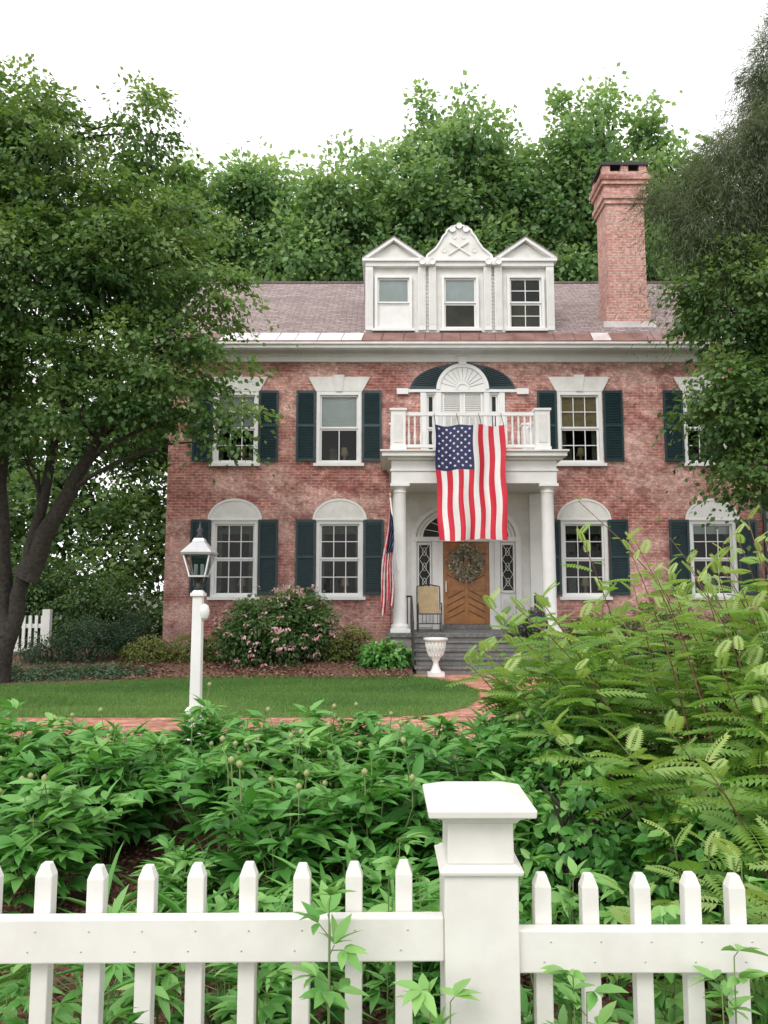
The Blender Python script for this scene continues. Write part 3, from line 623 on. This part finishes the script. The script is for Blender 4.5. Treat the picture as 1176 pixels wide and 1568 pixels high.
for zt in (.955,.28):
    vs=[(-2.6,1.83,zt-.098),(.1385,1.865,zt-.098),(.1385,1.900,zt-.098),(-2.6,1.868,zt-.098),(-2.6,1.83,zt),(.1385,1.865,zt),(.1385,1.900,zt),(-2.6,1.868,zt)]
    b.add(vs,[(3,2,1,0),(4,5,6,7)]+[(i,(i+1)%4,(i+1)%4+4,i+4) for i in range(4)],'fence')
    b.box(.3095,2.6,1.868,1.903,zt-.125,zt-.03,'fence')
b.obj('rails',e,.004,2)
b=MB()
for k in range(40):
    x=.047-.122*k if k<20 else .377+.116*(k-20); y=(1.865+(x-.1385)*.0128) if k<20 else 1.868; zc=.906 if k<20 else .878
    for s in (-1,1): b.tube([(x+s*.008,y+.002,zc+s*.022),(x+s*.008,y-.0012,zc+s*.022)],.0022,'soff',6)
b.obj('nails',e)
pcx,pcy=.224,1.93
b=MB(); b.frustum(pcx,pcy,0,1.055,.170,.170,'fence'); b.frustum(pcx,pcy,1.055,1.066,.19,.195,'fence'); b.frustum(pcx,pcy,1.066,1.076,.185,.165,'fence'); b.frustum(pcx,pcy,1.076,1.168,.155,.152,'fence')
b.frustum(pcx,pcy,1.168,1.182,.165,.19,'fence'); b.frustum(pcx,pcy,1.182,1.190,.20,.20,'fence'); b.frustum(pcx,pcy,1.190,1.208,.245,.25,'fence'); b.frustum(pcx,pcy,1.208,1.226,.246,.15,'fence')
b.obj('gate_post',e,.003,2)
e=empty('picket_fence',(-9,18.9,0)); b=MB()
for k in range(20): b.box(-11.2+k*.15,-11.13+k*.15,18.9,18.93,0,1.15,'white')
b.box(-11.3,-8.15,18.931,18.98,.85,.95,'white'); b.box(-11.3,-8.15,18.931,18.98,.25,.35,'white'); b.box(-8.30,-8.12,18.85,19.0,0,1.3,'white'); b.obj('pickets',e)
# ---------------------------------------------------------------- trees
mL=[(-6.2,14,9.7,1.6,1.6,1.4),(-4.85,13.8,8.0,1.75,1.6,1.35),(-6.6,13.6,7.7,2.0,1.7,1.6),(-4.5,13.8,5.75,1.7,1.5,1.0),(-6.6,13.8,5.6,2.0,1.7,1.3),(-3.0,13.6,4.85,.6,.6,.5),(-2.75,13.5,5.0,.5,.5,.45),(-2.9,13.5,4.4,.3,.3,.3),(-3.0,13.6,5.8,.6,.6,.45),(-3.25,13.7,7.4,.65,.6,.5),(-8.3,14.4,8.6,2.2,1.8,2.0),(-4.75,14,10.9,.6,.8,.75),(-3.65,13.8,8.7,.75,.7,.4),(-7.1,14,10.9,1.1,1.2,.9),(-8.5,14,5.8,2,1.7,1.6),(-3.35,13.7,6.4,.8,.8,.5),(-4.2,13.8,9.7,.5,.6,.4)]
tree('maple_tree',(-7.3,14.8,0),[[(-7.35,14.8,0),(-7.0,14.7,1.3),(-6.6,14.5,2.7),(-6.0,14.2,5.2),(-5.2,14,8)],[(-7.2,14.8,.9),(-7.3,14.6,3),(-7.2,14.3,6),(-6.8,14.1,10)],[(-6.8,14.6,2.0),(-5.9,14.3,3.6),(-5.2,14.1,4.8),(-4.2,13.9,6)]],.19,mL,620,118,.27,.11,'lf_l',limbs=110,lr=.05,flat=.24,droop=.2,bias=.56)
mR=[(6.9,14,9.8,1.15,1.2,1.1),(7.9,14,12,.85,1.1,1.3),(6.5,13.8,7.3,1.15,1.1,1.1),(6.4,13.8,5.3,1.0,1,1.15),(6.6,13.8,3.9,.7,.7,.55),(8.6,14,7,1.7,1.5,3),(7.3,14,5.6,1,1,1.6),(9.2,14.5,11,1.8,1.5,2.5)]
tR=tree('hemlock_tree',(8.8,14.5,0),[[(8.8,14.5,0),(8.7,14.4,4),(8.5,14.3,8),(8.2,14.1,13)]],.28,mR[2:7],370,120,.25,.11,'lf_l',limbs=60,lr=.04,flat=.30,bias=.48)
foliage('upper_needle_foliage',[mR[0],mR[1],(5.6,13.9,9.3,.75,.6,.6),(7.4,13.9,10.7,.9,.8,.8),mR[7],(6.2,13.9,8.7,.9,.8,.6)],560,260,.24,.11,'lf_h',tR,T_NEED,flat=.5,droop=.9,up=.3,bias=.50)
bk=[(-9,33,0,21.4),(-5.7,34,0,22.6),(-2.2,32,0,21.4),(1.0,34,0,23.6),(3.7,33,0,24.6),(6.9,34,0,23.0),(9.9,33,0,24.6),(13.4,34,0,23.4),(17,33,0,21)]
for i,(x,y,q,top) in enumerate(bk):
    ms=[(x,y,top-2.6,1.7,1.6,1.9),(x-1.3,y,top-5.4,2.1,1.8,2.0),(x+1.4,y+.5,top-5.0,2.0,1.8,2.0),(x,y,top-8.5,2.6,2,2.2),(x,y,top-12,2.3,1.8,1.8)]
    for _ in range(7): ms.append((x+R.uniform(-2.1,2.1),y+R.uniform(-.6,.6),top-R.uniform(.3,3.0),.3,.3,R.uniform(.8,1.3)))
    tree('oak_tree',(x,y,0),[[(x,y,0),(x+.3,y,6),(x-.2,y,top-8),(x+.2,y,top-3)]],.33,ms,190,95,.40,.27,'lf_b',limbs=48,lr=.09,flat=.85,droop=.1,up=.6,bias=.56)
e=empty('woodland',(-14,28,0))
ms=[(x,y,z,r,r*.7,r) for x,y,z,r in [(-9.5,25,3,2.4),(-12,24,3.5,2.8),(-15,26,4,3.4),(-18,28,5,4),(-10.5,27,7,3),(-14,28,8.5,3.5),(-19,30,10,4),(-9,30,10,3),(-8,31,6,3),(-13,24,1.2,2),(-9,23,1.2,1.8),(-7.4,24,1.2,1.6),(-7.5,26,4,2),(-11,22,1,1.5),(-22,30,5,4),(12.5,26,3,3),(14,28,7,3.5),(17,30,9,4),(13,24,1,2.5),(12.5,30,11,3)]]
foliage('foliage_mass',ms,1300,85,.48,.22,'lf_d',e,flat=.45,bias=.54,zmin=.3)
# ---------------------------------------------------------------- shrubs
def shrub(name,ms,n,per,size,mat,spread=.12,tm=T_OVAL,flow=None,**k):
    e=empty(name,(ms[0][0],ms[0][1],0)); b=MB()
    for m in ms:
        for _ in range(9): b.tube([(m[0]+R.uniform(-.1,.1),m[1],0),(m[0]+R.uniform(-.5,.5)*m[3],m[1]+R.uniform(-.4,.4)*m[4],m[2]),(m[0]+R.uniform(-.8,.8)*m[3],m[1]+R.uniform(-.7,.7)*m[4],m[2]+m[5]*.6)],[.02,.014,.006],'bark',5)
    b.obj('stems',e); foliage('leaves',ms,n,per,spread,size,mat,e,tm,inner=.55,zmin=.06,**k)
    if flow: foliage('blossoms',[(m[0],m[1],m[2],m[3]*1.16,m[4]*1.3,m[5]*1.14) for m in ms],flow[1],11,.035,.06,flow[0],e,T_OVAL,inner=.97,bias=.6,zmin=.2)
shrub('rhododendron_shrub',[(-2.45,17.4,.9,1.15,.9,.9),(-1.9,17.5,1.05,.75,.7,.8),(-3.0,17.3,.75,.65,.6,.65)],430,34,.09,'lf_r',flow=('pink',150),bias=.5)
shrub('spirea_shrub',[(-1.15,17.6,.5,.45,.45,.48),(-.65,17.8,.55,.38,.4,.45)],160,30,.055,'lf_y',.08)
shrub('spirea_shrub',[(-4.5,17.6,.38,.6,.5,.42),(-5.3,17.5,.38,.5,.5,.4),(-3.8,17.7,.42,.4,.4,.42)],240,30,.055,'lf_y',.08,bias=.42)
shrub('hosta_plant',[(.0,17.0,.32,.5,.45,.3)],75,20,.14,'lf_p',.1)
shrub('yew_shrub',[(-6.7,17.8,.6,.8,.7,.6),(-7.5,17.4,.4,.6,.6,.45),(-5.9,18.4,.7,.5,.5,.6)],320,40,.05,'lf_k',.1,bias=.5)
shrub('groundcover_plants',[(-7.2,15.6,.1,1.6,.8,.16),(-5.7,15.9,.08,1.0,.6,.14),(-8.8,15.3,.1,1.3,.9,.18)],520,26,.06,'lf_k',.12,bias=.7)
shrub('boxwood_shrub',[(4.9,17.6,.6,.8,.7,.7),(6.3,17.6,.7,.9,.7,.8),(7.9,17.6,.7,.9,.7,.75)],330,34,.07,'lf_r',.12)
shrub('boxwood_shrub',[(-7.6,21,1.2,1.4,1.0,1.3),(-9.6,21.5,1.6,1.5,1.0,1.5),(-11.5,21.5,1.6,1.4,1,1.5)],420,40,.09,'lf_d',.2)
# ---------------------------------------------------------------- peonies and weeds
def herb(name,plants,stems,leaves,lf,mat,buds=0,groups=3,w=.15,tb=.45,t0=.3,petal=3,hv=.72,pen=.3,budh=(.06,.2),fan=.6,droop=.22,sr=1.):
    e=empty(name,(plants[0][0],plants[0][1],0)); b=MB(); P=[];D=[];Nn=[];S=[];Tt=[]
    for (x,y,h,rad) in plants:
        pj=R.uniform(-.13,.13)
        for s in range(stems):
            a=R.uniform(0,6.283); q=R.random()**.6*rad; hh=h*R.uniform(hv,1.06)*(1-pen*(q/rad)**2)
            p0=Vector((x+.3*q*math.cos(a),y+.3*q*math.sin(a),0)); p2=Vector((x+q*math.cos(a),y+q*math.sin(a),hh)); p1=(p0+p2)/2+Vector((0,0,.08*min(1,hh)))
            b.tube([p0,p1,p2],[.006*sr,.005*sr,.003*sr],'stemg',5)
            for l in range(leaves):
                t=min(1,t0+(1-t0)*(l+1-.35*R.random())/leaves) if l<leaves-1 else 1.; c=p0*(1-t)**2+p1*2*t*(1-t)+p2*t*t
                az=l*2.4+a+R.uniform(-.5,.5); el=R.uniform(.1,.95); d=Vector((math.cos(az)*math.cos(el),math.sin(az)*math.cos(el),math.sin(el)))
                L=R.uniform(.05,.13)*(1.1-.6*t)*lf/.14; tip=c+d*L; b.tube([c,tip],.0025*sr,'stemg',3)
                side=d.cross(Vector((0,0,1))).normalized(); lj=R.gauss(0,.10)
                for gi in range(groups):
                    ga=(gi-(groups-1)/2)*.95+R.uniform(-.15,.15); gd=(d*math.cos(ga)+side*math.sin(ga)); gb=tip+gd*lf*(.28 if groups>1 else .02)
                    nn=Vector((R.uniform(-.45,.45),R.uniform(-.45,.45),1))+gd*.3
                    for k in range(-(petal//2),petal//2+1):
                        ka=k*fan+R.uniform(-.12,.12); s2=gd.cross(Vector((0,0,1))).normalized(); dd=gd*math.cos(ka)+s2*math.sin(ka)+Vector((0,0,R.uniform(-.4,.15)))
                        P.append(gb);D.append(dd);Nn.append(nn+Vector((R.uniform(-.15,.15),R.uniform(-.15,.15),0)));S.append(lf*R.uniform(.75,1.15)*(.82 if k else 1)); Tt.append(tb+pj+lj+.42*(t-.78)+R.gauss(0,.08)+.1*(hh/h-.9))
            if buds and R.random()<buds:
                z=p2+Vector((R.uniform(-.05,.05),R.uniform(-.05,.05),R.uniform(*budh))); b.tube([p2,z],.004,'stemg',4); b.lathe(z.x,z.y,[(z.z-.005,.007),(z.z+.006,.016),(z.z+.02,.018),(z.z+.033,.005)],'bud',8)
    b.obj('stems',e); v,f=lance(w,droop); A=lambda q:np.array([tuple(p) for p in q]); inst('leaves',v,f,A(P),A(D),A(Nn),np.array(S),mat,np.array(Tt),e,True); return e
pl=[]
for j,y in enumerate((4.4,5.05,5.75,6.5)):
    x=-3.8+.3*(j%2)-.15*j
    while x<1.1+.15*j:
        if not (j==0 and -1.8<x<-1.15): pl.append((x+R.uniform(-.12,.12),y+R.uniform(-.15,.15),R.uniform(.62,.86)+(-.04,.02,-.02,-.08)[j],R.uniform(.36,.46)))
        x+=R.uniform(.56,.7)
herb('peony_plants',pl,14,5,.175,'lf_p',buds=.2,w=.175,t0=.15,hv=.66,budh=(.05,.22),tb=.54)
wl=[(R.uniform(-2.1,2.1),R.uniform(2.3,3.3),R.uniform(.36,.66),R.uniform(.10,.2)) for k in range(36)]+[(R.uniform(-2.9,1.2),R.uniform(3.3,4.1),R.uniform(.25,.5),R.uniform(.12,.22)) for k in range(30)]
wl=[q for q in wl if not (-1.65<q[0]<-1.1 and q[1]>2.7)]
herb('mugwort_plants',wl,4,6,.125,'lf_p',groups=1,w=.15,tb=.58,petal=5,t0=.15,fan=.5,sr=.6)
herb('mugwort_plants',[(-.12,1.75,.98,.025),(.42,1.75,.95,.025),(.13,1.72,.90,.04),(.74,1.75,.88,.03),(1.0,1.76,.86,.04),(-.62,1.76,.80,.04),(.0,2.25,.97,.05),(.5,2.3,.93,.06),(.75,2.2,.9,.05),(-.35,2.25,.8,.06),(1.05,2.3,.86,.08),(-.95,2.2,.78,.05)],2,9,.075,'lf_p',groups=1,w=.2,tb=.68,petal=5,hv=.9,pen=0,t0=.45,fan=.55,sr=.5)
herb('daylily_leaves',[(-.55,2.9,.35,.12),(-1.1,3.1,.3,.12),(-.1,3.4,.35,.12)],20,1,.4,'lf_p',groups=1,w=.03,tb=.35,petal=3)
# ---------------------------------------------------------------- sorbaria
e=empty('sorbaria_shrub',(2.4,4.8,0)); b=MB(); P=[];D=[];Nn=[];S=[];Tt=[]
def sorb(x,y,L,a,arch,nl,t0,szs=1,mm='stemr',tj=0):
    pts=[]
    for i in range(9):
        t=i/8; pts.append(Vector((x+math.cos(a)*arch*t*t*L,y+math.sin(a)*arch*t*t*L,L*(t-.10*arch*2*t**3))))
    b.tube(pts,[.008*(1-.7*i/8) for i in range(9)],mm,5)
    for i in range(nl):
        t=t0+(1-t0)*i/(nl-1); q=t*8; k=min(int(q),7); c=pts[k].lerp(pts[k+1],q-k)
        az=i*2.4+a; el=R.uniform(.05,.5)+(.7*(t>.93)); d=Vector((math.cos(az)*math.cos(el),math.sin(az)*math.cos(el),math.sin(el)))
        P.append(c);D.append(d);Nn.append(Vector((R.uniform(-.35,.35),R.uniform(-.35,.35),1)));S.append(szs*R.uniform(.18,.30)*(1-.45*(t>.9))*(.8 if t<.45 else 1)); Tt.append(.36+tj+.48*(t-.45)+R.gauss(0,.11)+(.14 if t>.93 else 0))
for s in range(185):
    x=R.uniform(1.15,3.9); y=R.uniform(3.0,6.8)
    if x<1.15+.35*max(0,4.2-y): continue
    L=R.uniform(1.1,1.8)*(1 if y>3.9 else .78)*(.88 if x<1.5 else 1)
    a=R.uniform(0,6.283) if R.random()<.4 else R.uniform(2.5,4.4)
    sorb(x,y,L,a,R.uniform(.15,.55),18,.34,1,'stemr' if R.random()<.5 else 'stemg')
for s in range(46): sorb(R.uniform(1.75,3.6),R.uniform(4.0,5.8),R.uniform(1.7,2.2),R.uniform(1.8,4.2),R.uniform(.1,.3),18,.45,.72,'stemr',.1)
for s in range(10): sorb(R.uniform(.9,1.9),R.uniform(2.2,2.8),R.uniform(.95,1.15),R.uniform(3.6,5.2),R.uniform(.2,.5),11,.4,.62,'stemg',.05)
for x,y,L,a,ar in ((2.3,4.8,2.5,3.0,.42),(2.6,5.2,2.35,2.7,.3),(1.75,3.4,1.75,1.4,.05)): sorb(x,y,L,a,ar,7,.75,.3)
b.obj('stems',e); v,f=pinnate(10); toT=lambda A:np.array([tuple(p) for p in A])
inst('leaves',v,f,toT(P),toT(D),toT(Nn),np.array(S),'lf_s',np.array(Tt),e)
shrub('rose_shrub',[(1.05,4.1,.45,.4,.5,.42),(1.5,3.6,.4,.4,.5,.4),(2.0,3.3,.45,.5,.5,.4),(1.2,5.0,.6,.4,.5,.5)],300,26,.06,'lf_p',.09,bias=.45)
# ---------------------------------------------------------------- light, world, camera
wd=bpy.data.worlds.new('World'); scene.world=wd; wd.use_nodes=True; nt=wd.node_tree; bg=nt.nodes['Background']
sky=N(nt,'ShaderNodeTexSky',sky_type='NISHITA'); sky.sun_disc=False; sky.sun_elevation=math.radians(45); sky.sun_rotation=math.radians(205); sky.dust_density=3
hs=N(nt,'ShaderNodeHueSaturation'); hs.inputs['Saturation'].default_value=.12; nt.links.new(sky.outputs[0],hs.inputs['Color'])
nt.links.new(mix(nt,.8,hs.outputs[0],(12.0,11.9,12.0)),bg.inputs[0]); bg.inputs[1].default_value=.15
sl=bpy.data.lights.new('sun','SUN'); sl.energy=1.3; sl.angle=math.radians(25); sl.color=(1,.95,.9); so=bpy.data.objects.new('sun',sl); so.rotation_euler=(math.radians(45),0,math.radians(-25)); scene.collection.objects.link(so)
cam=bpy.data.cameras.new('camera'); co=bpy.data.objects.new('camera',cam); scene.collection.objects.link(co); co.location=(0,0,1.7); co.rotation_euler=(math.radians(96),0,0)
cam.sensor_fit='VERTICAL'; cam.sensor_height=36; cam.lens=27.05; cam.clip_end=1500; cam.clip_start=.05; scene.camera=co
scene.view_settings.view_transform='Standard'; scene.view_settings.look='None'; scene.view_settings.exposure=0
